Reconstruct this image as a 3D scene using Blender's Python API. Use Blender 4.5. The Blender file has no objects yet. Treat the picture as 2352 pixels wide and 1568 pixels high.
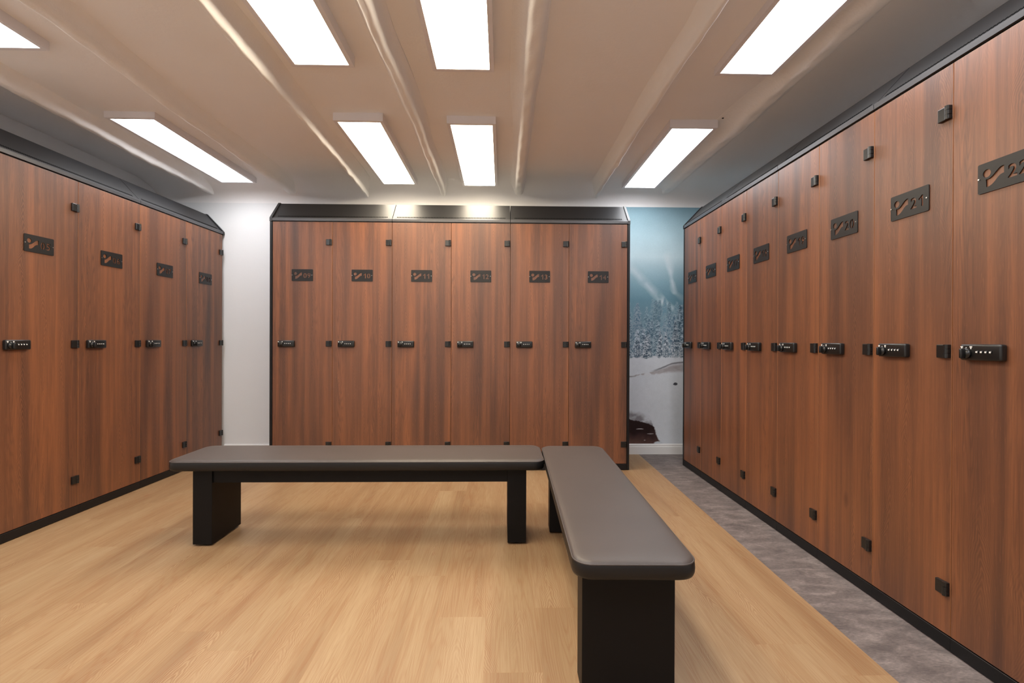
import bpy, bmesh, math, random
import numpy as np
from mathutils import Vector, Matrix
SC = bpy.context.scene
COL = SC.collection
random.seed(7)

# ------------------------------------------------------------------ camera
F_PX, YAW, PITCH, ROLL, CAM_H = 1099.93, -0.0215, -0.0023, 0.0037, 1.062
cy, sy = math.cos(YAW), math.sin(YAW)
cp, sp = math.cos(PITCH), math.sin(PITCH)
cr, sr = math.cos(ROLL), math.sin(ROLL)
fwd = Vector((-sy*cp, cy*cp, sp)); rt = Vector((cy, sy, 0)); up = rt.cross(fwd)
r2 = rt*cr + up*sr; u2 = -rt*sr + up*cr
cam_d = bpy.data.cameras.new('camera'); cam = bpy.data.objects.new('camera', cam_d); COL.objects.link(cam)
cam.matrix_world = Matrix(((r2.x, u2.x, -fwd.x, 0), (r2.y, u2.y, -fwd.y, 0), (r2.z, u2.z, -fwd.z, CAM_H), (0, 0, 0, 1)))
cam_d.sensor_fit = 'HORIZONTAL'; cam_d.sensor_width = 36; cam_d.lens = F_PX/2352*36
cam_d.clip_start = 0.02; cam_d.clip_end = 50
SC.camera = cam

# ------------------------------------------------------------------ world, exposure, lamp levels
W = bpy.data.worlds.new('world'); SC.world = W; W.use_nodes = True
W.node_tree.nodes['Background'].inputs[0].default_value = (0.5, 0.5, 0.5, 1)
W.node_tree.nodes['Background'].inputs[1].default_value = 0.02
SC.view_settings.view_transform = 'Standard'; SC.view_settings.look = 'None'
SC.view_settings.gamma = 1; SC.view_settings.use_curve_mapping = False
SC.view_settings.exposure = -0.05
WARM = (1.0, 0.86, 0.66); COOL = (0.96, 0.97, 1.0)
P_WARM, P_COOL, P_REAR = 23.0, 16.5, 20.0

# ------------------------------------------------------------------ helpers
def srgb(*c):
    return tuple(((v/255)/12.92 if v/255 <= 0.04045 else ((v/255+0.055)/1.055)**2.4) for v in c) + (1,)

def mat(name, col=(0.5, 0.5, 0.5, 1), rough=0.5, metal=0.0, spec=0.5):
    m = bpy.data.materials.new(name); m.use_nodes = True
    b = m.node_tree.nodes['Principled BSDF']
    b.inputs['Base Color'].default_value = col if len(col) == 4 else tuple(col)+(1,)
    b.inputs['Roughness'].default_value = rough; b.inputs['Metallic'].default_value = metal
    b.inputs['Specular IOR Level'].default_value = spec
    return m

class NT:
    def __init__(s, m): s.t = m.node_tree; s.b = s.t.nodes['Principled BSDF']
    def n(s, typ, **kw):
        o = s.t.nodes.new(typ)
        for k, v in kw.items():
            if k == 'ins':
                for a, b in v.items():
                    if isinstance(b, bpy.types.NodeSocket): s.t.links.new(b, o.inputs[a])
                    else: o.inputs[a].default_value = b
            else: setattr(o, k, v)
        return o
    def math(s, op, a, b=0.0, c=None):
        d = {0: a, 1: b}
        if c is not None: d[2] = c
        return s.n('ShaderNodeMath', operation=op, ins=d).outputs[0]
    def noise(s, vec, scale=1, detail=3, rough=0.55, dist=0.0):
        return s.n('ShaderNodeTexNoise', ins={'Vector': vec, 'Scale': scale, 'Detail': detail, 'Roughness': rough, 'Distortion': dist}).outputs[0]
    def mapping(s, vec, sc=(1, 1, 1), loc=(0, 0, 0)):
        return s.n('ShaderNodeMapping', ins={'Vector': vec, 'Scale': sc, 'Location': loc}).outputs[0]
    def ramp(s, fac, stops, interp='LINEAR'):
        r = s.n('ShaderNodeValToRGB', ins={0: fac}); e = r.color_ramp
        e.interpolation = interp
        while len(e.elements) < len(stops): e.elements.new(0.5)
        for el, (p, c) in zip(e.elements, stops):
            el.position = p; el.color = c if isinstance(c, tuple) and len(c) == 4 else (c, c, c, 1)
        return r.outputs[0]
    def mix(s, f, a, b, blend='MIX'):
        o = s.n('ShaderNodeMix', data_type='RGBA', blend_type=blend)
        for i, v in ((0, f), (6, a), (7, b)):
            if isinstance(v, bpy.types.NodeSocket): s.t.links.new(v, o.inputs[i])
            else: o.inputs[i].default_value = v
        return o.outputs[2]
    def set(s, name, v):
        if isinstance(v, bpy.types.NodeSocket): s.t.links.new(v, s.b.inputs[name])
        else: s.b.inputs[name].default_value = v
    def bump(s, h, strength=0.2, dist=0.002):
        s.set('Normal', s.n('ShaderNodeBump', ins={'Height': h, 'Strength': strength, 'Distance': dist}).outputs[0])

def link(name, bm, m, parent=None, smooth=False, mats=None, loc=None):
    me = bpy.data.meshes.new(name); bm.normal_update(); bm.to_mesh(me); bm.free()
    for x in (mats or [m]): me.materials.append(x)
    if smooth:
        for p in me.polygons: p.use_smooth = True
    o = bpy.data.objects.new(name, me); COL.objects.link(o)
    if parent: o.parent = parent
    if loc: o.location = loc
    return o

def empty(name, loc, rz=0):
    o = bpy.data.objects.new(name, None); COL.objects.link(o)
    o.empty_display_size = 0.05
    o.location = loc; o.rotation_euler = (0, 0, rz); return o

def tag(o, label=None, cat=None, group=None, kind=None):
    if label: o['label'] = label
    if cat: o['category'] = cat
    if group: o['group'] = group
    if kind: o['kind'] = kind
    return o

def box(bm, x0, x1, y0, y1, z0, z1, bev=0.0, seg=2, mi=0):
    g = bmesh.ops.create_cube(bm, size=1)
    vs = g['verts']
    for v in vs:
        v.co = Vector((x0 + (v.co.x+.5)*(x1-x0), y0 + (v.co.y+.5)*(y1-y0), z0 + (v.co.z+.5)*(z1-z0)))
    if bev > 0:
        es = list({e for v in vs for e in v.link_edges})
        r = bmesh.ops.bevel(bm, geom=es, offset=bev, segments=seg, profile=0.5, affect='EDGES')
        fs = {f for f in r['faces']}
    if mi:
        for f in bm.faces:
            if f.material_index == 0 and all(x0-1e-5 <= v.co.x <= x1+1e-5 and y0-1e-5 <= v.co.y <= y1+1e-5 and z0-1e-5 <= v.co.z <= z1+1e-5 for v in f.verts):
                f.material_index = mi
    return bm

def prism(bm, prof, x0, x1):
    """prof: list of (y,z), extruded along x."""
    a = [bm.verts.new((x0, y, z)) for y, z in prof]; b = [bm.verts.new((x1, y, z)) for y, z in prof]
    n = len(prof)
    bm.faces.new(a); bm.faces.new(list(reversed(b)))
    for i in range(n):
        j = (i+1) % n
        bm.faces.new((a[j], a[i], b[i], b[j]))
    bmesh.ops.recalc_face_normals(bm, faces=bm.faces[:])
    return bm

def cyl(bm, c, r, depth, axis='y', seg=20, r2=None):
    rot = {'x': Matrix.Rotation(math.pi/2, 4, 'Y'), 'y': Matrix.Rotation(math.pi/2, 4, 'X'), 'z': Matrix.Identity(4)}[axis]
    bmesh.ops.create_cone(bm, cap_ends=True, segments=seg, radius1=r, radius2=r if r2 is None else r2, depth=depth,
                          matrix=Matrix.Translation(c) @ rot)
    return bm

# ------------------------------------------------------------------ materials
def cathedral(t, base, x, z, strip, pitch, steep, amt, dark, pale):
    """flat-sawn arches: nested V lines along the middle of some board strips"""
    c = t.math('DIVIDE', x, strip); cell = t.math('FLOOR', c)
    rn = t.n('ShaderNodeTexWhiteNoise', noise_dimensions='1D', ins={'W': cell}).outputs[0]
    P = t.n('ShaderNodeCombineXYZ', ins={0: x, 1: t.math('MULTIPLY', cell, 3.1), 2: z}).outputs[0]
    wob = t.math('SUBTRACT', t.noise(t.mapping(P, (1, 1, 5)), 1, 3, 0.5), 0.5)
    dx = t.math('ADD', t.math('MULTIPLY', t.math('SUBTRACT', t.math('FRACT', c), t.math('MULTIPLY_ADD', rn, 0.4, 0.3)), strip), t.math('MULTIPLY', wob, 0.10))
    adx = t.math('POWER', t.math('MULTIPLY', t.math('ABSOLUTE', dx), 30.0), 1.25)
    fine = t.noise(t.mapping(P, (45, 1, 22)), 1, 2, 0.5)
    ph = t.math('ADD', t.math('ADD', z, t.math('MULTIPLY', adx, steep/45.0)), t.math('MULTIPLY', fine, pitch*1.3))
    ln = t.math('MULTIPLY_ADD', t.math('SINE', t.math('MULTIPLY', ph, 6.283/pitch)), 0.5, 0.5)
    edge = t.n('ShaderNodeMapRange', ins={0: t.math('ABSOLUTE', dx), 1: strip*0.16, 2: strip*0.42, 3: 1.0, 4: 0.0}).outputs[0]
    pres = t.ramp(t.noise(t.mapping(P, (2, 1, 1.6), (5, 0, 2)), 1, 3, 0.6), [(0.46, 0.0), (0.66, 1.0)])
    k = t.math('MULTIPLY', edge, pres)
    base = t.mix(t.math('MULTIPLY', t.math('MULTIPLY', t.math('POWER', ln, 2.2), k), amt), base, dark)
    lo = t.math('POWER', t.math('SUBTRACT', 1.0, ln), 4.0)
    return t.mix(t.math('MULTIPLY', t.math('MULTIPLY', lo, k), amt*0.45), base, pale)

def wood_door_mat():
    m = mat('reddish_oak_laminate', rough=0.42, spec=0.7); t = NT(m)
    tc = t.n('ShaderNodeTexCoord').outputs['Object']
    rnd = t.n('ShaderNodeObjectInfo').outputs['Random']
    off = t.n('ShaderNodeCombineXYZ', ins={0: t.math('MULTIPLY', rnd, 13.7), 1: 0.0, 2: t.math('MULTIPLY', rnd, 5.3)}).outputs[0]
    v = t.n('ShaderNodeVectorMath', operation='ADD', ins={0: tc, 1: off}).outputs[0]
    sx = t.n('ShaderNodeSeparateXYZ', ins={0: v})
    v = t.n('ShaderNodeCombineXYZ', ins={0: sx.outputs[0], 1: 0.0, 2: sx.outputs[2]}).outputs[0]
    big = t.noise(t.mapping(v, (5.5, 1, 0.42)), 1, 2, 0.5, 0.15)          # broad tone bands
    band = t.noise(t.mapping(v, (22, 1, 0.35)), 1, 3, 0.6)
    fib = t.noise(t.mapping(v, (420, 1, 5)), 1, 3, 0.6)
    pore = t.noise(t.mapping(v, (230, 1, 14)), 1, 2, 0.7)
    flow = t.noise(t.mapping(v, (8.5, 1, 0.5)), 1, 3, 0.55, 0.2)
    cont = t.math('MULTIPLY', flow, 190)
    ring = t.math('POWER', t.math('MULTIPLY_ADD', t.math('SINE', cont), 0.5, 0.5), 2.5)
    sel = t.ramp(t.noise(t.mapping(v, (6, 1, 0.3), (3.3, 0, 8.1)), 1, 2, 0.5), [(0.45, 0.0), (0.62, 1.0)])
    base = t.ramp(big, [(0.28, srgb(80, 50, 37)), (0.44, srgb(128, 80, 52)), (0.58, srgb(146, 90, 56)), (0.74, srgb(90, 58, 43))])
    bs = t.n('ShaderNodeTexWhiteNoise', noise_dimensions='1D', ins={'W': t.math('FLOOR', t.math('DIVIDE', sx.outputs[0], 0.115))}).outputs[0]
    base = t.mix(t.math('MULTIPLY', bs, 0.15), base, srgb(84, 56, 43))
    base = t.mix(t.ramp(band, [(0.40, 0.0), (0.62, 0.5)]), base, srgb(66, 44, 36))
    base = t.mix(t.math('MULTIPLY', t.math('MULTIPLY', ring, sel), 0.42), base, srgb(60, 38, 30))
    base = t.mix(t.ramp(fib, [(0.40, 0.0), (0.72, 0.38)]), base, srgb(62, 35, 26))
    base = t.mix(t.ramp(pore, [(0.60, 0.0), (0.78, 0.35)]), base, srgb(170, 112, 80))
    base = cathedral(t, base, sx.outputs[0], sx.outputs[2], 0.115, 0.033, 6.0, 0.34, srgb(62, 36, 26), srgb(176, 118, 82))
    kn = t.n('ShaderNodeTexVoronoi', feature='F1', ins={'Vector': t.mapping(v, (3.2, 1, 1.35)), 'Scale': 1.0}).outputs['Distance']
    base = t.mix(t.ramp(kn, [(0.02, 0.75), (0.07, 0.0)]), base, srgb(62, 36, 28))
    t.set('Base Color', base)
    t.set('Roughness', t.ramp(fib, [(0.3, 0.38), (0.8, 0.48)]))
    t.bump(fib, 0.12, 0.0006)
    return m

def floor_mat():
    m = mat('light_oak_planks', rough=0.42, spec=0.4); t = NT(m)
    tc = t.n('ShaderNodeTexCoord').outputs['Object']
    s = t.n('ShaderNodeSeparateXYZ', ins={0: tc}); x, y = s.outputs[0], s.outputs[1]
    PW, PL = 0.19, 1.22
    row = t.math('FLOOR', t.math('DIVIDE', t.math('ADD', x, 0.055), PW))
    ysh = t.math('ADD', y, t.math('MULTIPLY', t.n('ShaderNodeTexWhiteNoise', noise_dimensions='1D', ins={'W': row}).outputs[0], PL*3))
    pl = t.math('FLOOR', t.math('DIVIDE', ysh, PL))
    pid = t.n('ShaderNodeTexWhiteNoise', noise_dimensions='2D', ins={'Vector': t.n('ShaderNodeCombineXYZ', ins={0: row, 1: pl}).outputs[0]})
    off = t.n('ShaderNodeVectorMath', operation='SCALE', ins={0: pid.outputs['Color'], 3: 17.0}).outputs[0]
    v = t.n('ShaderNodeVectorMath', operation='ADD', ins={0: t.n('ShaderNodeCombineXYZ', ins={0: x, 1: y}).outputs[0], 1: off}).outputs[0]
    flow = t.noise(t.mapping(v, (7.0, 0.42, 1)), 1, 3, 0.5, 0.15)
    ring = t.math('POWER', t.math('MULTIPLY_ADD', t.math('SINE', t.math('MULTIPLY', flow, 190)), 0.5, 0.5), 3.0)
    fib = t.noise(t.mapping(v, (330, 7, 1)), 1, 3, 0.6)
    tone = t.noise(t.mapping(v, (9, 0.7, 1)), 1, 3, 0.55)
    base = t.ramp(tone, [(0.30, srgb(138, 110, 80)), (0.50, srgb(155, 128, 95)), (0.72, srgb(166, 141, 108))])
    base = t.mix(t.math('MULTIPLY', pid.outputs['Value'], 0.14), base, srgb(172, 130, 92))
    base = t.mix(t.math('MULTIPLY', ring, t.ramp(tone, [(0.35, 0.45), (0.7, 0.12)])), base, srgb(134, 90, 56))
    base = t.mix(t.ramp(fib, [(0.42, 0.0), (0.70, 0.42)]), base, srgb(134, 98, 66))
    sv = t.n('ShaderNodeSeparateXYZ', ins={0: v})
    base = cathedral(t, base, sv.outputs[0], sv.outputs[1], 0.19, 0.050, 8.0, 0.38, srgb(126, 84, 54), srgb(206, 176, 140))
    kn = t.n('ShaderNodeTexVoronoi', feature='F1', ins={'Vector': t.mapping(v, (3.0, 1.2, 1)), 'Scale': 1.0}).outputs['Distance']
    base = t.mix(t.ramp(kn, [(0.015, 0.55), (0.05, 0.0)]), base, srgb(140, 84, 50))
    fx = t.math('ABSOLUTE', t.math('SUBTRACT', t.math('FRACT', t.math('DIVIDE', t.math('ADD', x, 0.055), PW)), 0.5))
    fy = t.math('ABSOLUTE', t.math('SUBTRACT', t.math('FRACT', t.math('DIVIDE', ysh, PL)), 0.5))
    seam = t.math('MAXIMUM', t.math('GREATER_THAN', fx, 0.5-0.0007/PW), t.math('GREATER_THAN', fy, 0.5-0.0007/PL))
    base = t.mix(t.math('MULTIPLY', seam, 0.3), base, srgb(150, 105, 66))
    t.set('Base Color', base)
    t.set('Roughness', t.ramp(fib, [(0.3, 0.40), (0.8, 0.52)]))
    t.bump(fib, 0.1, 0.0005)
    return m

def vinyl_mat():
    m = mat('grey_mottled_vinyl', rough=0.6, spec=0.3); t = NT(m)
    tc = t.n('ShaderNodeTexCoord').outputs['Object']
    a = t.noise(t.mapping(tc, (0.7, 1.6, 1)), 11, 6, 0.72, 0.5)
    b = t.noise(t.mapping(tc, (60, 190, 1)), 1, 4, 0.7)
    c = t.ramp(a, [(0.3, srgb(88, 80, 78)), (0.50, srgb(118, 108, 104)), (0.70, srgb(150, 139, 134))])
    c = t.mix(t.ramp(b, [(0.4, 0.0), (0.72, 0.6)]), c, srgb(66, 62, 66))
    t.set('Base Color', c); t.bump(b, 0.15, 0.0006)
    return m

def plaster_mat(name, col, bumpy=0.3):
    m = mat(name, col, rough=0.75, spec=0.25); t = NT(m)
    tc = t.n('ShaderNodeTexCoord').outputs['Object']
    a = t.noise(tc, 5, 4, 0.55); b = t.noise(tc, 60, 4, 0.6)
    t.set('Base Color', t.mix(t.ramp(a, [(0.35, 0.0), (0.7, 0.08)]), col, (col[0]*.86, col[1]*.84, col[2]*.82, 1)))
    t.bump(t.math('ADD', t.math('MULTIPLY', a, 3.0), b), bumpy, 0.0025)
    return m

def fabric_mat():
    m = mat('dark_brown_faux_leather', rough=0.46, spec=0.6); t = NT(m)
    tc = t.n('ShaderNodeTexCoord').outputs['Object']
    a = t.n('ShaderNodeTexVoronoi', ins={'Vector': tc, 'Scale': 650.0}).outputs['Distance']
    b = t.noise(tc, 6, 2, 0.5)
    t.set('Base Color', t.mix(t.ramp(b, [(0.3, 0.0), (0.7, 1.0)]), (0.046, 0.035, 0.030, 1), (0.054, 0.041, 0.036, 1)))
    t.set('Sheen Weight', 0.15); t.set('Sheen Roughness', 0.35); t.set('Sheen Tint', (0.80, 0.70, 0.64, 1))
    t.bump(a, 0.2, 0.0006)
    return m

M = dict(
    wood=wood_door_mat(), floor=floor_mat(), vinyl=vinyl_mat(),
    ceil=plaster_mat('ceiling_plaster', (0.90, 0.89, 0.89, 1)),
    beam=plaster_mat('beam_plaster', (0.88, 0.87, 0.86, 1), 0.6),
    wall=plaster_mat('white_wall_paint', (0.76, 0.77, 0.78, 1), 0.15),
    wallf=mat('white_front_wall_paint', (0.82, 0.81, 0.81, 1), 0.8),
    skirt=mat('white_skirting', (0.78, 0.77, 0.76, 1), 0.4),
    edge=mat('orange_wood_edge', srgb(172, 118, 78), 0.45),
    black=mat('black_powder_coat', (0.006, 0.006, 0.007, 1), 0.40, 0.0, 0.35),
    blackm=mat('black_sheet_metal', (0.008, 0.008, 0.009, 1), 0.45, 0.0, 0.6),
    plate=mat('black_engraved_plate', (0.009, 0.008, 0.008, 1), 0.42, 0.0, 0.4),
    plastic=mat('black_plastic', (0.010, 0.010, 0.010, 1), 0.28, 0.0, 0.5),
    lip=mat('satin_dark_grey_metal', (0.10, 0.10, 0.105, 1), 0.34, 0.55, 0.5),
    slot=mat('dark_slot', (0.002, 0.002, 0.002, 1), 0.8, 0.0, 0.1),
    steel=mat('steel_screw', (0.6, 0.6, 0.6, 1), 0.3, 1.0),
    mark=mat('white_print', (0.8, 0.8, 0.78, 1), 0.5),
    leather=fabric_mat(),
    leather_side=mat('black_leather', (0.006, 0.0055, 0.0055, 1), 0.42, 0.0, 0.4),
    legm=mat('black_bench_board', (0.004, 0.0036, 0.0036, 1), 0.5, 0.0, 0.2),
    housing=mat('white_lamp_housing', (0.78, 0.77, 0.80, 1), 0.35),
)
def emis(name, col, s):
    m = bpy.data.materials.new(name); m.use_nodes = True; t = m.node_tree; t.nodes.clear()
    e = t.nodes.new('ShaderNodeEmission'); e.inputs[0].default_value = col+(1,); e.inputs[1].default_value = s
    o = t.nodes.new('ShaderNodeOutputMaterial'); t.links.new(e.outputs[0], o.inputs[0]); return m
M['warm'] = emis('warm_diffuser', WARM, P_WARM); M['cool'] = emis('cool_diffuser', COOL, P_COOL)
M['rear'] = emis('added_rear_fill_diffuser', COOL, P_REAR)  # glow of the added row behind the camera, stronger than the cool panels

# ------------------------------------------------------------------ room shell
XL, XR, YB, YF, ZC, ZW = -3.15, 2.14, 4.47, -1.7, 2.467, 2.318
fx0, fx1 = 1.2870, 1.195        # straight joint between planks and grey vinyl
def quad_slab(name, m, pts, z0, z1):
    bm = bmesh.new()
    a = [bm.verts.new((x, y, z1)) for x, y in pts]; b = [bm.verts.new((x, y, z0)) for x, y in pts]
    bm.faces.new(a); bm.faces.new(list(reversed(b)))
    for i in range(len(pts)):
        j = (i+1) % len(pts); bm.faces.new((a[i], b[i], b[j], a[j]))
    bmesh.ops.recalc_face_normals(bm, faces=bm.faces[:])
    o = link(name, bm, m); tag(o, kind='structure'); return o
quad_slab('floor', M['floor'], [(XL, YF), (fx1, YF), (fx0, YB), (XL, YB)], -0.06, 0.0)
quad_slab('floor_vinyl', M['vinyl'], [(fx1, YF), (XR, YF), (XR, YB), (fx0, YB)], -0.06, 0.0)

def wall(name, x0, x1, y0, y1, z0=-0.06, z1=2.62, m='wall'):
    bm = bmesh.new(); box(bm, x0, x1, y0, y1, z0, z1); o = link(name, bm, M[m]); tag(o, kind='structure'); return o
wall('wall_back', XL-0.1, XR+0.1, YB, YB+0.1)
wall('wall_left', XL-0.1, XL, YF, YB)
wall('wall_right', XR, XR+0.1, YF, YB)
wall('wall_front', XL-0.1, XR+0.1, YF-0.1, YF, m='wallf')

# ceiling with the rounded cove along the back wall
bm = bmesh.new()
prof = [(YF, ZC)] + [(YF+(4.16-YF)*i/24, ZC) for i in range(1, 25)]
for i in range(1, 17):
    a = math.pi/2*i/16
    prof.append((4.16+(YB-4.16)*math.sin(a), ZC-(ZC-ZW)*(1-math.cos(a))))
nx = 60; rows = []
for j in range(nx+1):
    x = XL+(XR-XL)*j/nx
    rows.append([bm.verts.new((x, y, z + (0.006*math.sin(x*2.3+y*1.1)+0.004*math.sin(y*3.1-x)) * (1 if y < 4.0 else max(0, (YB-y)/(YB-4.0))))) for y, z in prof])
for j in range(nx):
    for i in range(len(prof)-1):
        bm.faces.new((rows[j][i], rows[j][i+1], rows[j+1][i+1], rows[j+1][i]))
top = [bm.verts.new(p) for p in ((XL, YF, 2.6), (XR, YF, 2.6), (XR, YB, 2.6), (XL, YB, 2.6))]
bm.faces.new(top)
bmesh.ops.recalc_face_normals(bm, faces=bm.faces[:])
o = link('ceiling', bm, M['ceil'], smooth=True); tag(o, kind='structure')

# skirting boards
def skirting(name, x0, x1):
    bm = bmesh.new()
    prism(bm, [(YB, 0), (YB-0.016, 0), (YB-0.016, 0.070), (YB-0.012, 0.073), (YB-0.012, 0.088), (YB-0.006, 0.096), (YB, 0.097)], x0, x1)
    o = link(name, bm, M['skirt']); tag(o, kind='structure')
skirting('baseboard_back', -2.55, XR)

# small hole in the ceiling plaster
bm = bmesh.new(); cyl(bm, (1.385, 2.985, ZC-0.004), 0.006, 0.003, 'z', 16)

ceil_hole = link('ceiling_hole', bm, M['black'])
tag(ceil_hole, 'tiny black drill hole in the ceiling right of the far right light', 'hole')

# ------------------------------------------------------------------ ceiling beams (plastered round logs)
def beam(name, xc_near, xc_far, halfw, depth, fil_l, fil_r, seed, label, wob=0.003):
    rnd = random.Random(seed)
    ph = [rnd.uniform(0, 6.28) for _ in range(8)]
    knots = [(rnd.uniform(0.8, 4.3), rnd.uniform(-0.7, 0.7), rnd.uniform(0.006, 0.014)) for _ in range(6)]
    bm = bmesh.new(); ny, nu = 260, 26; grid = []
    for i in range(ny+1):
        y = YF + (4.455-YF)*i/ny
        xc = xc_near+(xc_far-xc_near)*(y-1.9)/(4.6-1.9) + wob*(math.sin(y*1.9+ph[0])+0.6*math.sin(y*4.7+ph[1])+0.3*math.sin(y*11+ph[6]))
        d = depth*(1+0.06*math.sin(y*2.6+ph[2])+0.04*math.sin(y*7+ph[3]))
        hw = halfw*(1+0.07*math.sin(y*2.1+ph[4])+0.05*math.sin(y*6.3+ph[5]))
        rowv = []
        for k in range(nu+1):
            u = -1+2*k/nu
            if abs(u) <= 0.62:
                s = u/0.62; x = s*hw; z = -d*(1-0.45*abs(s)**3.4)
            else:
                s = (abs(u)-0.62)/0.38; fil = fil_l if u < 0 else fil_r
                x = math.copysign(hw+fil*s, u); z = -d*0.55*(1-s)**2.4
            for ky, ku, kr in knots:
                dd = ((y-ky)/0.05)**2+((u-ku)/0.25)**2
                z -= kr*0.55*math.exp(-dd)
            z += 0.0016*math.sin(y*31+ph[7]+u*5)*(1 if abs(u) < .7 else 0)
            rowv.append(bm.verts.new((xc+x, y, ZC+0.012+z if abs(u) == 1 else ZC+0.004+z)))
        grid.append(rowv)
    for i in range(ny):
        for k in range(nu):
            bm.faces.new((grid[i][k], grid[i][k+1], grid[i+1][k+1], grid[i+1][k]))
        bm.faces.new((grid[i][nu], grid[i][0], grid[i+1][0], grid[i+1][nu]))
    bm.faces.new(grid[0]); bm.faces.new(list(reversed(grid[-1])))
    bmesh.ops.recalc_face_normals(bm, faces=bm.faces[:])
    o = link(name, bm, M['beam'], smooth=True)
    tag(o, label, 'beam', 'plastered round beams under the ceiling')
beam('ceiling_beam', -2.60, -2.66, 0.040, 0.088, 0.07, 0.05, 1, 'leftmost plastered beam, just left of the leftmost pair of lights')
beam('ceiling_beam', -1.87, -1.93, 0.045, 0.088, 0.05, 0.07, 2, 'plastered beam just right of the leftmost pair of lights')
beam('ceiling_beam', -1.19, -1.24, 0.024, 0.090, 0.05, 0.07, 3, 'thin sharp-edged plastered beam just left of the second pair of lights from the left')
beam('ceiling_beam', -0.545, -0.540, 0.034, 0.076, 0.035, 0.035, 4, 'crooked knotty beam between the two middle pairs of lights', 0.007)
beam('ceiling_beam', 0.135, 0.155, 0.042, 0.076, 0.07, 0.025, 5, 'straight beam just right of the third pair of lights from the left')
beam('ceiling_beam', 0.865, 0.865, 0.026, 0.078, 0.09, 0.02, 6, 'beam with crisp right edge just left of the rightmost pair of lights')
beam('ceiling_beam', 1.52, 1.50, 0.050, 0.055, 0.12, 0.06, 8, 'rightmost beam, between the rightmost lights and the right lockers')

# ------------------------------------------------------------------ ceiling lights
def light(xc, y0, warm, label, zc=ZC):
    t = empty('ceiling_light', (xc, y0+0.6, ZC+0.01))
    tag(t, label, 'ceiling light', 'rectangular light panels on the ceiling')
    hw, hl, zb = 0.154, 0.612, 2.42-(ZC+0.01)
    bm = bmesh.new()
    e = 0.022
    box(bm, -hw, -hw+e, -hl, hl, zb, 0); box(bm, hw-e, hw, -hl, hl, zb, 0)
    box(bm, -hw+e, hw-e, -hl, -hl+e, zb, 0); box(bm, -hw+e, hw-e, hl-e, hl, zb, 0)
    box(bm, -hw+e, hw-e, -hl+e, hl-e, -0.012, 0)
    link('housing', bm, M['housing'], t)
    bm = bmesh.new(); box(bm, -hw+e, hw-e, -hl+e, hl-e, zb+0.003, zb+0.008)
    link('diffuser', bm, M['rear' if y0 < 0 else 'warm' if warm else 'cool'], t)
YFAR, YNEAR = 3.005, 1.22
light(-2.291, YFAR, False, 'far light panel of the leftmost pair, above the left lockers')
light(-2.296, YNEAR-0.12, False, 'near light panel of the leftmost pair, mostly cut off at the top left corner')
light(-0.897, YFAR, True, 'far light panel above lockers 10 and 11, between two beams')
light(-0.893, YNEAR-0.02, True, 'near light panel of the second pair from the left, cut off at the top')
light(-0.196, YFAR+0.02, True, 'far light panel in front of locker 12, immediately left of the straight beam')
light(-0.198, YNEAR, True, 'near light panel of the third pair from the left, cut off at the top')
light(1.218, YFAR+0.03, False, 'far light panel of the rightmost pair, in front of the winter mural')
light(1.236, YNEAR, False, 'near light panel of the rightmost pair, above the right lockers')
for xc, wm, wh in ((-2.296, False, 'leftmost'), (-0.893, True, 'second from left'), (-0.198, True, 'third from left'), (1.236, False, 'rightmost')):  # unseen row added behind the camera to brighten the ceiling and near room
    light(xc, -0.56, wm, 'unseen fill light panel added overhead behind the photographer, %s of the row' % wh)

# ------------------------------------------------------------------ lockers
ZT, ZB_, DEPTH = 2.014, 0.052, 0.50
def poly_from_text(ch, h):
    """contours of a glyph scaled to height h with its left bottom at 0; returns (contours, width)"""
    cu = bpy.data.curves.new('t', 'FONT'); cu.body = ch; cu.size = 1; cu.resolution_u = 4; cu.offset = 0.026
    ob = bpy.data.objects.new('t', cu); COL.objects.link(ob)
    dg = bpy.context.evaluated_depsgraph_get(); me = bpy.data.meshes.new_from_object(ob.evaluated_get(dg))
    bm = bmesh.new(); bm.from_mesh(me); bmesh.ops.remove_doubles(bm, verts=bm.verts[:], dist=1e-5)
    loops = []; es = {e for e in bm.edges if len(e.link_faces) == 1}
    while es:
        e = es.pop(); st = e.verts[0]; cur = e.verts[1]; lp = [st.co.copy(), cur.co.copy()]
        while cur is not st:
            nx_ = [x for x in cur.link_edges if x in es]
            if not nx_: break
            e = nx_[0]; es.discard(e); cur = e.other_vert(cur)
            if cur is not st: lp.append(cur.co.copy())
        loops.append([(p.x, p.y) for p in lp])
    bm.free(); bpy.data.meshes.remove(me); bpy.data.objects.remove(ob); bpy.data.curves.remove(cu)
    xs = [p[0] for l in loops for p in l]; ys = [p[1] for l in loops for p in l]
    s = h/(max(ys)-min(ys)); x0, y0 = min(xs), min(ys)
    loops = [[((x-x0)*s*1.0, (y-y0)*s) for x, y in l] for l in loops]
    loops.sort(key=lambda l: -(max(p[0] for p in l)-min(p[0] for p in l))*(max(p[1] for p in l)-min(p[1] for p in l)))
    return loops, (max(xs)-x0)*s*1.0
GL = {c: poly_from_text(c, 0.0405) for c in '0123456789'}
ONE = [(.27, 0), (.46, 0), (.46, 1), (.31, 1), (.17, .84), (0, .74), (0, .58), (.14, .64), (.27, .74)]
GL['1'] = ([[(x*0.0405, y*0.0405) for x, y in ONE]], 0.0190)

def bez(p0, p1, p2, p3, n=8):
    return [tuple((1-t)**3*a+3*(1-t)**2*t*b+3*(1-t)*t*t*c+t**3*d for a, b, c, d in zip(p0, p1, p2, p3)) for t in [i/n for i in range(n)]]

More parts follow.
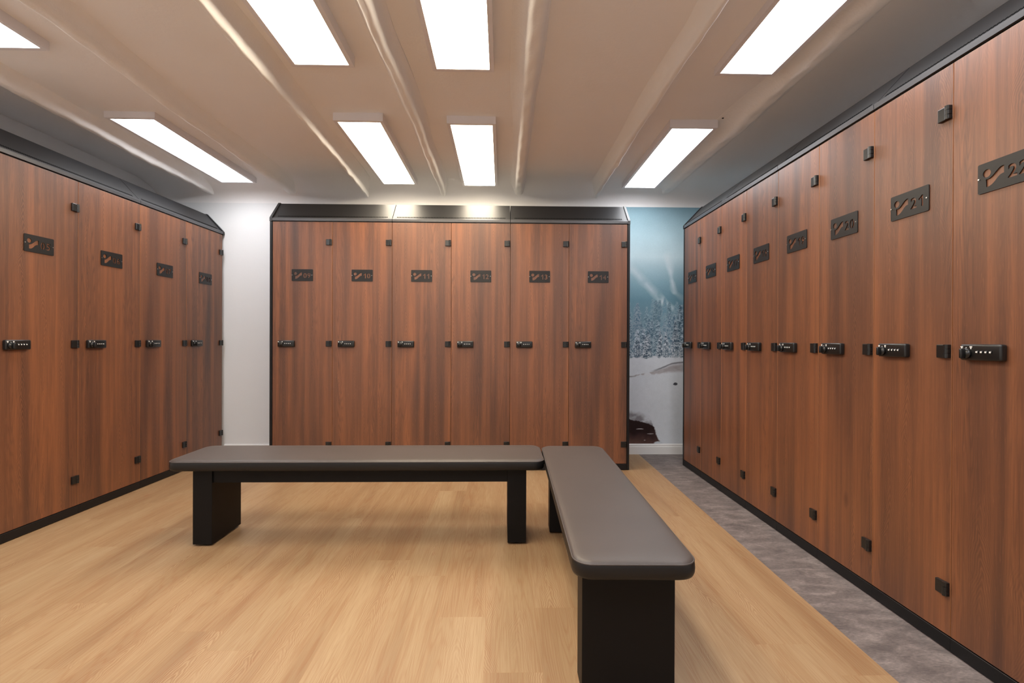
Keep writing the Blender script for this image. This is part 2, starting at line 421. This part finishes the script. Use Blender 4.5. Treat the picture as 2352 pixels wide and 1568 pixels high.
def plate_mesh(num):
    PWd, PH, R = 0.170, 0.0945, 0.005
    S = PWd/350.0
    conv = lambda pts: [((x-463)*S, (224-y)*S) for x, y in pts]
    out = []
    for cx, cy_, a0 in ((PWd/2-R, PH/2-R, 0), (-PWd/2+R, PH/2-R, 90), (-PWd/2+R, -PH/2+R, 180), (PWd/2-R, -PH/2+R, 270)):
        for k in range(5):
            a = math.radians(a0+k*22.5); out.append((cx+R*math.cos(a), cy_+R*math.sin(a)))
    holes = [conv([(347+26*math.cos(a), 197+26*math.sin(a)) for a in [i*2*math.pi/24 for i in range(24)]])]
    sw = bez((341, 236), (372, 243), (392, 214), (414, 196)) + bez((414, 196), (424, 186), (438, 179), (455, 180)) + \
        bez((455, 180), (455, 196), (455, 212), (455, 228)) + bez((455, 228), (420, 228), (412, 256), (386, 274)) + \
        bez((386, 274), (374, 283), (358, 288), (343, 286)) + [(343, 286), (343, 262)]
    holes.append(conv(sw))
    bridges = []
    x = 474
    ws = [GL[c][1] for c in num]; adv = 0.0315
    py = (272-224)*-S
    for q, (c, w) in enumerate(zip(num, ws)):
        px = (538-463)*S + (q-0.5)*adv - w/2
        loops = GL[c][0]
        for i, l in enumerate(loops):
            pts = [(px+a, py+b) for a, b in l]; holes.append(pts) if i == 0 else None
            if i > 0:
                holes.append(pts)
                cx = sum(p[0] for p in pts)/len(pts); top = max(p[1] for p in pts); bot = min(p[1] for p in pts); bw = 0.0011
                upper = top > py+0.0405*0.62
                if upper: bridges.append((cx-bw, cx+bw, top-0.0015, py+0.0412))
                if (not upper) or c == '0': bridges.append((cx-bw, cx+bw, py-0.0006, bot+0.0015))
    cu = bpy.data.curves.new('p', 'CURVE'); cu.dimensions = '2D'; cu.fill_mode = 'BOTH'; cu.extrude = 0.0013
    for l in [out]+holes:
        s = cu.splines.new('POLY'); s.points.add(len(l)-1); s.use_cyclic_u = True
        for i, (a, b) in enumerate(l): s.points[i].co = (a, b, 0, 1)
    ob = bpy.data.objects.new('p', cu); COL.objects.link(ob)
    dg = bpy.context.evaluated_depsgraph_get(); me = bpy.data.meshes.new_from_object(ob.evaluated_get(dg))
    bm = bmesh.new(); bm.from_mesh(me)
    for a, b, c, d in bridges: box(bm, a, b, c, d, -0.00125, 0.00125)
    bpy.data.meshes.remove(me); bpy.data.objects.remove(ob); bpy.data.curves.remove(cu)
    # stand it up: local x stays, local y -> z, facing -y
    for v in bm.verts: v.co = Vector((v.co.x, -v.co.z, v.co.y))
    bmesh.ops.recalc_face_normals(bm, faces=bm.faces[:])
    return bm

def screw_bm(x):
    bm = bmesh.new(); cyl(bm, (x, -0.0025, 0), 0.0024, 0.003, 'y', 12); return bm

def lock_parts(parent, loc, proto=None):
    if proto:
        c = proto.copy(); COL.objects.link(c); c.parent = parent; c.location = loc
        for ch in proto.children:
            d = ch.copy(); COL.objects.link(d); d.parent = c
        return c
    bm = bmesh.new(); box(bm, 0, 0.132, -0.022, 0, -0.026, 0.026, 0.006, 3)
    lk = link('combination_lock', bm, M['plastic'], parent, smooth=True, loc=loc); lk['label'] = 'black four digit combination lock'
    bm = bmesh.new(); cyl(bm, (0.024, -0.026, -0.004), 0.0165, 0.008, 'y', 28)
    box(bm, 0.0195, 0.0285, -0.045, -0.028, -0.020, 0.012, 0.003, 2)
    link('knob', bm, M['plastic'], lk, smooth=True)
    for i in range(4):
        bm = bmesh.new(); xx = 0.0575+0.0142*i
        cyl(bm, (xx+0.003, -0.0185, 0), 0.0070, 0.0062, 'x', 20)
        box(bm, xx+0.0006, xx+0.0054, -0.0268, -0.0245, -0.0012, 0.0038)
        for f in bm.faces:
            if all(v.co.y < -0.0244 and abs(v.co.z) < 0.0039 for v in f.verts) and all(v.co.x > xx+0.0005 and v.co.x < xx+0.0055 for v in f.verts): f.material_index = 1
        link('dial', bm, None, lk, mats=[M['plastic'], M['mark']])
    bm = bmesh.new()
    for sx, w in ((0.008, 0.004), (0.0385, 0.004)):
        box(bm, sx-w, sx+w, -0.0227, -0.0215, 0.0155, 0.0195); box(bm, sx-0.0018, sx+0.0018, -0.0227, -0.0215, 0.0105, 0.0160)
    box(bm, 0.0215, 0.0245, -0.0227, -0.0215, 0.0140, 0.0160)
    link('lock_symbol', bm, M['mark'], lk)
    return lk

def hinge_bm():
    bm = bmesh.new()
    box(bm, -0.048, -0.018, -0.011, 0, -0.023, 0.023, 0.002, 2)
    for k in range(3):
        z = -0.0235+k*0.0157
        cyl(bm, (-0.012, -0.009, z+0.00785), 0.0078, 0.0150, 'z', 18)
        box(bm, -0.019 if k != 1 else -0.012, -0.003 if k != 1 else -0.003, -0.013, 0, z+0.0003, z+0.0154, 0.001, 1)
    return bm
hb = hinge_bm(); hinge_me = bpy.data.meshes.new('hinge'); hb.to_mesh(hinge_me); hb.free(); hinge_me.materials.append(M['plastic'])
LOCK = None
MESH = {}
def door_mesh(w):
    k = ('door', w)
    if k not in MESH:
        bm = bmesh.new(); box(bm, 0.0015, w-0.0015, 0, 0.019, ZB_+0.002, ZT, 0.0012, 2)
        me = bpy.data.meshes.new('door'); bm.to_mesh(me); bm.free()
        me.materials.append(M['wood']); me.materials.append(M['edge'])
        for p in me.polygons:
            if abs(p.normal.x) > 0.5 or abs(p.normal.z) > 0.5: p.material_index = 1
        MESH[k] = me
    return MESH[k]
def body_mesh(w):
    k = ('body', w)
    if k not in MESH:
        bm = bmesh.new(); t = 0.016
        box(bm, 0.0005, t, 0.021, DEPTH, 0.05, 2.012); box(bm, w-t, w-0.0005, 0.021, DEPTH, 0.05, 2.012)
        box(bm, t, w-t, DEPTH-0.006, DEPTH, 0.05, 2.012)
        box(bm, t, w-t, 0.021, DEPTH-0.006, 0.05, 0.066); box(bm, t, w-t, 0.021, DEPTH-0.006, 1.998, 2.012)
        box(bm, t, w-t, 0.03, DEPTH-0.006, 1.70, 1.714)
        me = bpy.data.meshes.new('body'); bm.to_mesh(me); bm.free(); me.materials.append(M['black']); MESH[k] = me
    return MESH[k]
def plinth_mesh(w):
    k = ('plinth', w)
    if k not in MESH:
        bm = bmesh.new(); box(bm, 0, w, -0.001, DEPTH-0.02, 0.004, 0.050, 0.001, 1)
        for x in (0.05, w-0.05): cyl(bm, (x, 0.05, 0.003), 0.015, 0.006, 'z', 12); cyl(bm, (x, DEPTH-0.08, 0.003), 0.015, 0.006, 'z', 12)
        me = bpy.data.meshes.new('plinth'); bm.to_mesh(me); bm.free(); me.materials.append(M['black']); MESH[k] = me
    return MESH[k]
def ob(name, me, parent, loc=(0, 0, 0)):
    o = bpy.data.objects.new(name, me); COL.objects.link(o); o.parent = parent; o.location = loc; return o

def locker(num, origin, rz, w, label, group, end=None):
    global LOCK
    t = empty('locker', origin, rz); tag(t, label, 'locker', group)
    ob('body', body_mesh(w), t); ob('plinth', plinth_mesh(w), t)
    ob('door', door_mesh(w), t)
    for z in (1.850, 1.030, 0.213): ob('hinge', hinge_me, t, (w-0.0005, 0, z))
    n = link('number_plate', plate_mesh(num), M['plate'], t, loc=(w/2, -0.0022, 1.583))
    n['label'] = 'black plate cut through with a swoosh emblem and the number ' + num
    for x in (-0.0805, 0.0775):
        s = screw_bm(x); link('screw', s, M['steel'], n)
    if LOCK is None: LOCK = lock_parts(t, (0.050, 0, 1.029))
    else: lock_parts(t, (0.050, 0, 1.029), LOCK)
    if end:
        x0, x1 = (-0.021, -0.001) if end == 'L' else (w+0.001, w+0.021)
        bm = bmesh.new()
        prism(bm, [(-0.002, 0.004), (DEPTH, 0.004), (DEPTH, 2.014), (-0.002, 2.014)], x0, x1)
        link('side_panel', bm, M['black'], t)
    return t

def sloping_top(origin, rz, x0, x1, label, ends):
    """x0..x1 along the row in the row's frame; origin is the row origin"""
    t = empty('sloping_locker_top', origin, rz); tag(t, label, 'locker top', 'black sloping tops on the lockers')
    c, s = math.cos(rz), math.sin(rz)
    t.location = (origin[0]+c*x0, origin[1]+s*x0, 2.016)
    L = x1-x0; a = -0.021 if 'L' in ends else 0.0005; b = L+0.021 if 'R' in ends else L-0.0005
    bm = bmesh.new()   # folded sheet: lip and sloping panel and flat back
    prism(bm, [(0.010, 0.036), (0.147, 0.184), (DEPTH-0.01, 0.184), (DEPTH-0.01, 0.0), (0.010, 0.0)], a+0.002, b-0.002)
    link('slope_panel', bm, M['blackm'], t)
    bm = bmesh.new(); prism(bm, [(-0.004, 0.006), (-0.005, 0.026), (-0.001, 0.030), (0.009, 0.034), (0.009, 0.006)], a+0.001, b-0.001)
    link('front_lip', bm, M['lip'], t)
    bm = bmesh.new()   # ventilation slots along the foot of the slope
    nrm = Vector((0, -0.734, 0.679)); tan = Vector((0, 0.679, 0.734)); o0 = Vector((0, 0.0105, 0.0365))
    n = int((L-0.07)/0.0125)
    for i in range(n):
        xx = 0.035+i*0.0125
        q = [o0+tan*0.006+nrm*0.0002, o0+tan*0.019+nrm*0.0002, o0+tan*0.019+nrm*0.0012, o0+tan*0.006+nrm*0.0012]
        A = [bm.verts.new((xx, p.y, p.z)) for p in q]; B = [bm.verts.new((xx+0.007, p.y, p.z)) for p in q]
        bm.faces.new(A); bm.faces.new(list(reversed(B)))
        for k in range(4): bm.faces.new((A[k], B[k], B[(k+1) % 4], A[(k+1) % 4]))
    bmesh.ops.recalc_face_normals(bm, faces=bm.faces[:])
    link('vent_grille', bm, M['slot'], t)
    for e in ends:
        x = (a-0.001, a+0.017) if e == 'L' else (b-0.017, b+0.001)
        bm = bmesh.new(); prism(bm, [(-0.007, 0.0), (-0.007, 0.028), (0.002, 0.040), (0.145, 0.190), (DEPTH-0.008, 0.190), (DEPTH-0.008, 0.0)], *x)
        link('end_cap', bm, M['blackm'], t)
    return t

# back row
WB, XB0, YBK = 0.480, -1.852, 3.9085
for k in range(6):
    num = '%02d' % (9+k)
    locker(num, (XB0+WB*k, YBK, 0), 0, WB, 'tall locker with reddish wood door and plate numbered %s, against the back wall' % num, 'back row lockers', 'L' if k == 0 else ('R' if k == 5 else None))
nm = [('09', '10'), ('11', '12'), ('13', '14')]
for k in range(3):
    sloping_top((XB0, YBK, 0), 0, 2*k*WB, (2*k+2)*WB, 'black sloping metal top above lockers %s and %s' % nm[k], {0: 'L', 1: '', 2: 'R'}[k])
# right row: from the back wall towards the camera
WR = 0.3486; TR = math.atan2(-math.cos(-0.0066), math.sin(-0.0066)); OR = (1.5534, 4.0424)
dx, dy = math.cos(TR), math.sin(TR)
for k in range(8):
    num = str(15+k)
    locker(num, (OR[0]+dx*WR*k, OR[1]+dy*WR*k, 0), TR, WR, 'tall narrow locker with wood door and plate numbered %s, in the right row' % num, 'right row lockers', 'L' if k == 0 else None)
for k in range(4):
    sloping_top((OR[0], OR[1], 0), TR, 2*k*WR, (2*k+2)*WR, 'black sloping metal top above lockers %d and %d' % (15+2*k, 16+2*k), 'L' if k == 0 else '')
# left row: 08 at the far end, 05 nearest
WL = 0.4887; TL = math.atan2(math.cos(0.0126), math.sin(0.0126)); OL = (-2.5533, 4.4300)
ex, ey = math.cos(TL), math.sin(TL)
for k in range(4):
    num = '%02d' % (8-k)
    locker(num, (OL[0]-ex*WL*(k+1), OL[1]-ey*WL*(k+1), 0), TL, WL, 'tall locker with wood door and plate numbered %s, in the left row' % num, 'left row lockers')
for k in range(2):
    o_ = (OL[0]-ex*WL*2*(k+1), OL[1]-ey*WL*2*(k+1), 0)
    sloping_top(o_, TL, 0, 2*WL, 'black sloping metal top above lockers %02d and %02d' % (7-2*k, 8-2*k), 'R' if k == 0 else '')

# ------------------------------------------------------------------ benches
def rrect(hx, hy, r, n=8):
    p = []
    for cx, cy_, a0 in ((hx-r, hy-r, 0), (-hx+r, hy-r, 90), (-hx+r, -hy+r, 180), (hx-r, -hy+r, 270)):
        for k in range(n+1):
            a = math.radians(a0+90*k/n); p.append((cx+r*math.cos(a), cy_+r*math.sin(a)))
    return p
def ring_stack(bm, rings):
    vs = [[bm.verts.new(p) for p in r] for r in rings]
    n = len(rings[0])
    for a, b in zip(vs, vs[1:]):
        for i in range(n): bm.faces.new((a[i], a[(i+1) % n], b[(i+1) % n], b[i]))
    bm.faces.new(vs[-1]); bm.faces.new(list(reversed(vs[0])))
    bmesh.ops.recalc_face_normals(bm, faces=bm.faces[:])
def bench(loc, rz, L, Wd, inset_a, inset_b, label, rc=0.055):
    """length along local x"""
    t = empty('bench', loc, rz); tag(t, label, 'bench', 'padded benches')
    hx, hy = L/2, Wd/2
    bm = bmesh.new(); rings = []
    zb, zt = 0.396, 0.450
    for z, ins in ((zb, 0.010), (zb+0.004, 0.003), (zb+0.012, 0.0), (zb+0.024, -0.001), (zb+0.036, 0.0), (zt-0.0095, 0.0012), (zt-0.0085, 0.0030), (zt-0.0070, 0.0042), (zt-0.0035, 0.0070), (zt-0.0005, 0.013), (zt+0.0012, 0.026), (zt+0.0025, 0.05), (zt+0.003, 0.09)):
        rings.append([(x, y, z) for x, y in rrect(hx-ins, hy-ins, max(rc-ins*0.6, 0.02))])
    k = next(i for i, q in enumerate(rings) if q[0][2] > zt-0.009)
    ring_stack(bm, rings[:k+1])
    cu = link('cushion', bm, M['leather_side'], t, smooth=True); cu['label'] = 'black leather band around the cushion'
    bm = bmesh.new(); ring_stack(bm, rings[k:])
    ct = link('cushion_top', bm, M['leather'], t, smooth=True); ct['label'] = 'grey-brown leather seat top'
    for c_ in (cu, ct): c_.modifiers.new('even shading', 'WEIGHTED_NORMAL').keep_sharp = True
    # piping seam along the top edge
    bm = bmesh.new(); pts = rrect(hx-0.0018, hy-0.0018, rc-0.001, 10); n = len(pts); seg = 6; rr = []
    for i in range(n):
        p = Vector(pts[i]+(zt-0.0085,)); d = (Vector(pts[(i+1) % n])-Vector(pts[i-1])).normalized(); nr = Vector((d.y, -d.x, 0))
        rr.append([bm.verts.new(p+nr*0.0022*math.cos(2*math.pi*k/seg)+Vector((0, 0, 0.0022*math.sin(2*math.pi*k/seg)))) for k in range(seg)])
    for i in range(n):
        for k in range(seg): bm.faces.new((rr[i][k], rr[i][(k+1) % seg], rr[(i+1) % n][(k+1) % seg], rr[(i+1) % n][k]))
    bmesh.ops.recalc_face_normals(bm, faces=bm.faces[:])
    link('piping', bm, M['leather'], cu, smooth=True)
    lt = 0.097
    for x in (-hx+inset_a, hx-inset_b-lt):
        bm = bmesh.new(); box(bm, x, x+lt, -0.138, 0.138, 0.010, 0.397, 0.0015, 2)
        lg = link('leg', bm, M['legm'], t)
        bm = bmesh.new()
        for yy in (-0.10, 0.10): cyl(bm, (x+lt/2, yy, 0.0055), 0.018, 0.011, 'z', 16)
        link('foot', bm, M['plastic'], lg)
    bm = bmesh.new(); box(bm, -hx+inset_a+lt, hx-inset_b-lt, -0.128, -0.110, 0.325, 0.396); box(bm, -hx+inset_a+lt, hx-inset_b-lt, 0.110, 0.128, 0.325, 0.396)
    box(bm, -hx+inset_a+lt, hx-inset_b-lt, -0.110, 0.110, 0.378, 0.395)
    link('apron', bm, M['legm'], t)
    return t
bench((-0.735, 2.625, 0), 0.002, 1.915, 0.372, 0.113, 0.092, 'long padded bench running parallel to the back lockers, on the left')
# second bench: local x points away from the camera
bench((0.393, 2.052, 0), math.pi/2-0.021, 1.475, 0.352, 0.098, 0.072, 'padded bench pointing towards the camera, nearest to the right lockers')

# ------------------------------------------------------------------ winter forest mural (printed wallpaper, flat)
def mural(x0, x1, z0, z1, step=0.004):
    nx_, nz_ = int((x1-x0)/step), int((z1-z0)/step)
    rs = np.random.RandomState(3)
    def vn(sx, sz, ox=0):           # smooth value noise
        gx, gz = int((x1-x0)/sx)+3, int((z1-z0)/sz)+3
        g = rs.rand(gz, gx)
        X = np.linspace(0, (x1-x0)/sx, nx_+1); Zz = np.linspace(0, (z1-z0)/sz, nz_+1)
        xi = X.astype(int); zi = Zz.astype(int); fx = X-xi; fz = Zz-zi
        fx = fx*fx*(3-2*fx); fz = (fz*fz*(3-2*fz))[:, None]
        a = g[zi][:, xi]; b = g[zi][:, xi+1]; c = g[zi+1][:, xi]; d = g[zi+1][:, xi+1]
        return (a*(1-fx)+b*fx)*(1-fz)+(c*(1-fx)+d*fx)*fz
    def fbm(s, k=4, asp=1.0):
        return sum(vn(s/2**i*asp, s/2**i)/2**i for i in range(k))/sum(1/2**i for i in range(k))
    X, Zz = np.meshgrid(np.linspace(x0, x1, nx_+1), np.linspace(z0, z1, nz_+1))
    def C(r, g, b): return np.array([r, g, b], float)
    def blend(img, c, m): return img*(1-m[..., None])+np.asarray(c)*m[..., None]
    sm = lambda e0, e1, v: (lambda t: t*t*(3-2*t))(np.clip((v-e0)/(e1-e0), 0, 1))
    img = np.zeros(X.shape+(3,))
    stops = [(0, C(205, 210, 218)), (1.05, C(205, 212, 220)), (1.25, C(118, 148, 162)), (1.45, C(108, 146, 162)), (1.62, C(134, 168, 182)), (1.85, C(186, 208, 216)), (2.05, C(170, 198, 208)), (2.34, C(130, 164, 178))]
    zs = [s[0] for s in stops]
    for ch in range(3): img[..., ch] = np.interp(Zz, zs, [s[1][ch] for s in stops])
    f1 = fbm(0.35, 4); f2 = fbm(0.12, 4); f3 = fbm(0.03, 3)
    img += ((f1-0.5)*26)[..., None]
    # mist streaks running down the slope
    def streak(xa, za, xb, zb, w0, w1, c, amt):
        nonlocal img
        t = np.clip(((X-xa)*(xb-xa)+(Zz-za)*(zb-za))/((xb-xa)**2+(zb-za)**2), 0, 1)
        d = np.hypot(X-(xa+t*(xb-xa)), Zz-(za+t*(zb-za)))+(f2-0.5)*0.05
        w = w0+(w1-w0)*t
        img = blend(img, c, np.clip(1-d/w, 0, 1)**0.8*amt*np.clip(f2*1.6, 0, 1))
    streak(1.20, 1.76, 1.50, 1.44, 0.045, 0.05, C(200, 214, 220), 0.95)
    streak(1.50, 1.44, 1.60, 1.37, 0.05, 0.04, C(204, 216, 222), 0.95)
    streak(1.555, 1.85, 1.62, 1.52, 0.05, 0.03, C(206, 218, 224), 0.95)
    streak(1.62, 1.52, 1.70, 1.46, 0.03, 0.03, C(170, 190, 200), 0.7)
    # fir trees, far to near
    f4 = fbm(0.024, 2); f5 = vn(0.012, 0.009)
    def fir(cx, base, h, w, dark, light, seed, n):
        nonlocal img
        t = (Zz-base)/h
        tt = np.clip(1-t, 0, 1); ax = np.abs(X-cx-0.006*math.sin(seed))
        lay = (tt*n+seed+(f4-0.5)*2.4-ax/w*1.1) % 1
        hw = w*(0.10+0.90*tt**0.9)*(0.60+0.45*lay+0.8*(f4-0.5))
        m = sm(0.006, -0.004, ax-hw)*sm(0.0, 0.02, t)*sm(1.0, 0.97, t)
        snow = np.clip((lay-0.22)*1.7+(f5-0.5)*0.9+(f4-0.5)*1.3, 0, 1)
        img = img*(1-m[..., None])+(dark+(light-dark)*snow[..., None])*m[..., None]
    r = random.Random(5)
    for zb, hh, n, dk, lt in ((1.02, 0.40, 26, C(102, 134, 150), C(140, 166, 180)), (0.94, 0.44, 20, C(86, 114, 132), C(164, 184, 198)), (0.89, 0.42, 15, C(78, 100, 118), C(192, 206, 218)), (0.86, 0.30, 13, C(84, 104, 122), C(214, 223, 232))):
        for i in range(n):
            cx = x0+(x1-x0)*(i+r.random()*0.9)/n; h = hh*(0.6+0.55*r.random())
            fir(cx, zb-0.02*r.random(), h, h*(0.17+0.06*r.random()), dk*(0.88+0.24*r.random()), lt*(0.9+0.12*r.random()), r.random()*9, 9+int(r.random()*7))
    # snow fields
    edge = 0.915+(f2-0.5)*0.10
    img = blend(img, C(214, 220, 228), sm(0.0, 0.012, edge-Zz))
    img = np.where((Zz < edge)[..., None], img+((f1-0.5)*18+(f3-0.5)*8)[..., None], img)
    # far stream
    ctr = 0.755+0.16*(X-1.35)+(f2-0.5)*0.03; hwid = np.clip(0.012+(X-1.40)*0.17, 0.004, 0.05)
    m = sm(hwid, hwid*0.3, np.abs(Zz-ctr)+(f3-0.5)*0.02)*(0.55+0.6*f3)
    img = blend(img, C(168, 162, 166), m)
    m = sm(0.012, 0.003, np.abs(Zz-(ctr+hwid)))*sm(1.38, 1.5, X); img = blend(img, C(112, 112, 118), m*0.8)
    m = sm(0.010, 0.002, np.abs(Zz-(ctr-hwid)))*sm(1.30, 1.2, X); img = blend(img, C(130, 130, 136), m*0.6)
    # stone in the snow
    d = np.hypot((X-1.635)/0.02, (Zz-0.658)/0.012); img = blend(img, C(72, 72, 80), sm(1.2, 0.7, d+(f3-0.5)))
    d = np.hypot((X-1.37)/0.03, (Zz-0.745)/0.022); img = blend(img, C(214, 219, 226), sm(1.2, 0.9, d))
    # dark pool at the bottom left with overhanging snow lip
    top = 0.335-0.26*(X-1.20)+(f3-0.5)*0.02+(f4-0.5)*0.012
    rgt = 1.492-0.42*(Zz-0.12)+(f3-0.5)*0.028+(f4-0.5)*0.012
    lip = sm(0.0, 0.05, top+0.10-0.22*np.clip(X-1.33, 0, 1)+(f2-0.5)*0.05-Zz)*sm(0.0, 0.012, rgt+0.004-X)
    img = blend(img, C(138, 136, 142), lip*np.clip(0.25+(fbm(0.045, 4, 1.6)-0.35)*2.6, 0, 1))
    pool = sm(0.0, 0.01, top-Zz)*sm(0.0, 0.01, rgt-X)
    pc = C(44, 28, 28)+(C(122, 92, 84)-C(44, 28, 28))*np.clip((0.16-(Zz-0.10))/0.16*0.9+(f2-0.5)*1.1-0.25*(X-1.22)/0.3, 0, 1)[..., None]
    img = img*(1-pool[..., None])+pc*pool[..., None]
    for (a, b, w) in ((1.40, 0.19, 0.03), (1.30, 0.235, 0.035), (1.345, 0.13, 0.008)):
        d = np.hypot((X-a)/w, (Zz-b)/0.004); img = blend(img, C(190, 184, 184), sm(1.2, 0.8, d)*pool)
    m = sm(0.05, 0.03, np.hypot((X-1.475), (Zz-0.10)*2.2)+(f3-0.5)*0.02); img = blend(img, C(205, 212, 220), m)
    img += (rs.rand(*X.shape)[..., None]-0.5)*6
    img = np.clip(img, 0, 255)/255
    lin = np.where(img <= 0.04045, img/12.92, ((img+0.055)/1.055)**2.4)*0.97
    # mesh: one flat sheet 2 mm in front of the wall, with thickness
    yv = YB-0.002
    nv = (nx_+1)*(nz_+1)
    co = np.stack([X.ravel(), np.full(nv, yv), Zz.ravel()], 1)
    i, j = np.meshgrid(np.arange(nz_), np.arange(nx_), indexing='ij'); a = (i*(nx_+1)+j).ravel()
    faces = np.stack([a, a+1, a+nx_+2, a+nx_+1], 1)
    back = np.array([[x0, YB-0.0002, z0], [x1, YB-0.0002, z0], [x1, YB-0.0002, z1], [x0, YB-0.0002, z1]])
    c = [0, nx_, nv-1, nv-1-nx_]
    extra = [[nv, nv+3, nv+2, nv+1], [c[0], nv, nv+1, c[1]], [c[1], nv+1, nv+2, c[2]], [c[2], nv+2, nv+3, c[3]], [c[3], nv+3, nv, c[0]]]
    me = bpy.data.meshes.new('wall_mural')
    me.from_pydata(np.vstack([co, back]).tolist(), [], faces.tolist()+extra)
    ca = me.color_attributes.new('print', 'FLOAT_COLOR', 'POINT')
    cols = np.ones((nv+4, 4), np.float32); cols[:nv, :3] = lin.reshape(-1, 3); cols[nv:, :3] = 0.6
    ca.data.foreach_set('color', cols.ravel())
    m = mat('printed_wallpaper', rough=0.7, spec=0.2); t = NT(m)
    at = t.n('ShaderNodeAttribute', attribute_name='print'); t.set('Base Color', at.outputs['Color'])
    me.materials.append(m)
    o = bpy.data.objects.new('wall_mural', me); COL.objects.link(o)
    tag(o, 'printed mural of a snowy fir forest and stream on the back wall', 'mural')
mural(1.00, 2.10, 0.098, ZW-0.002)
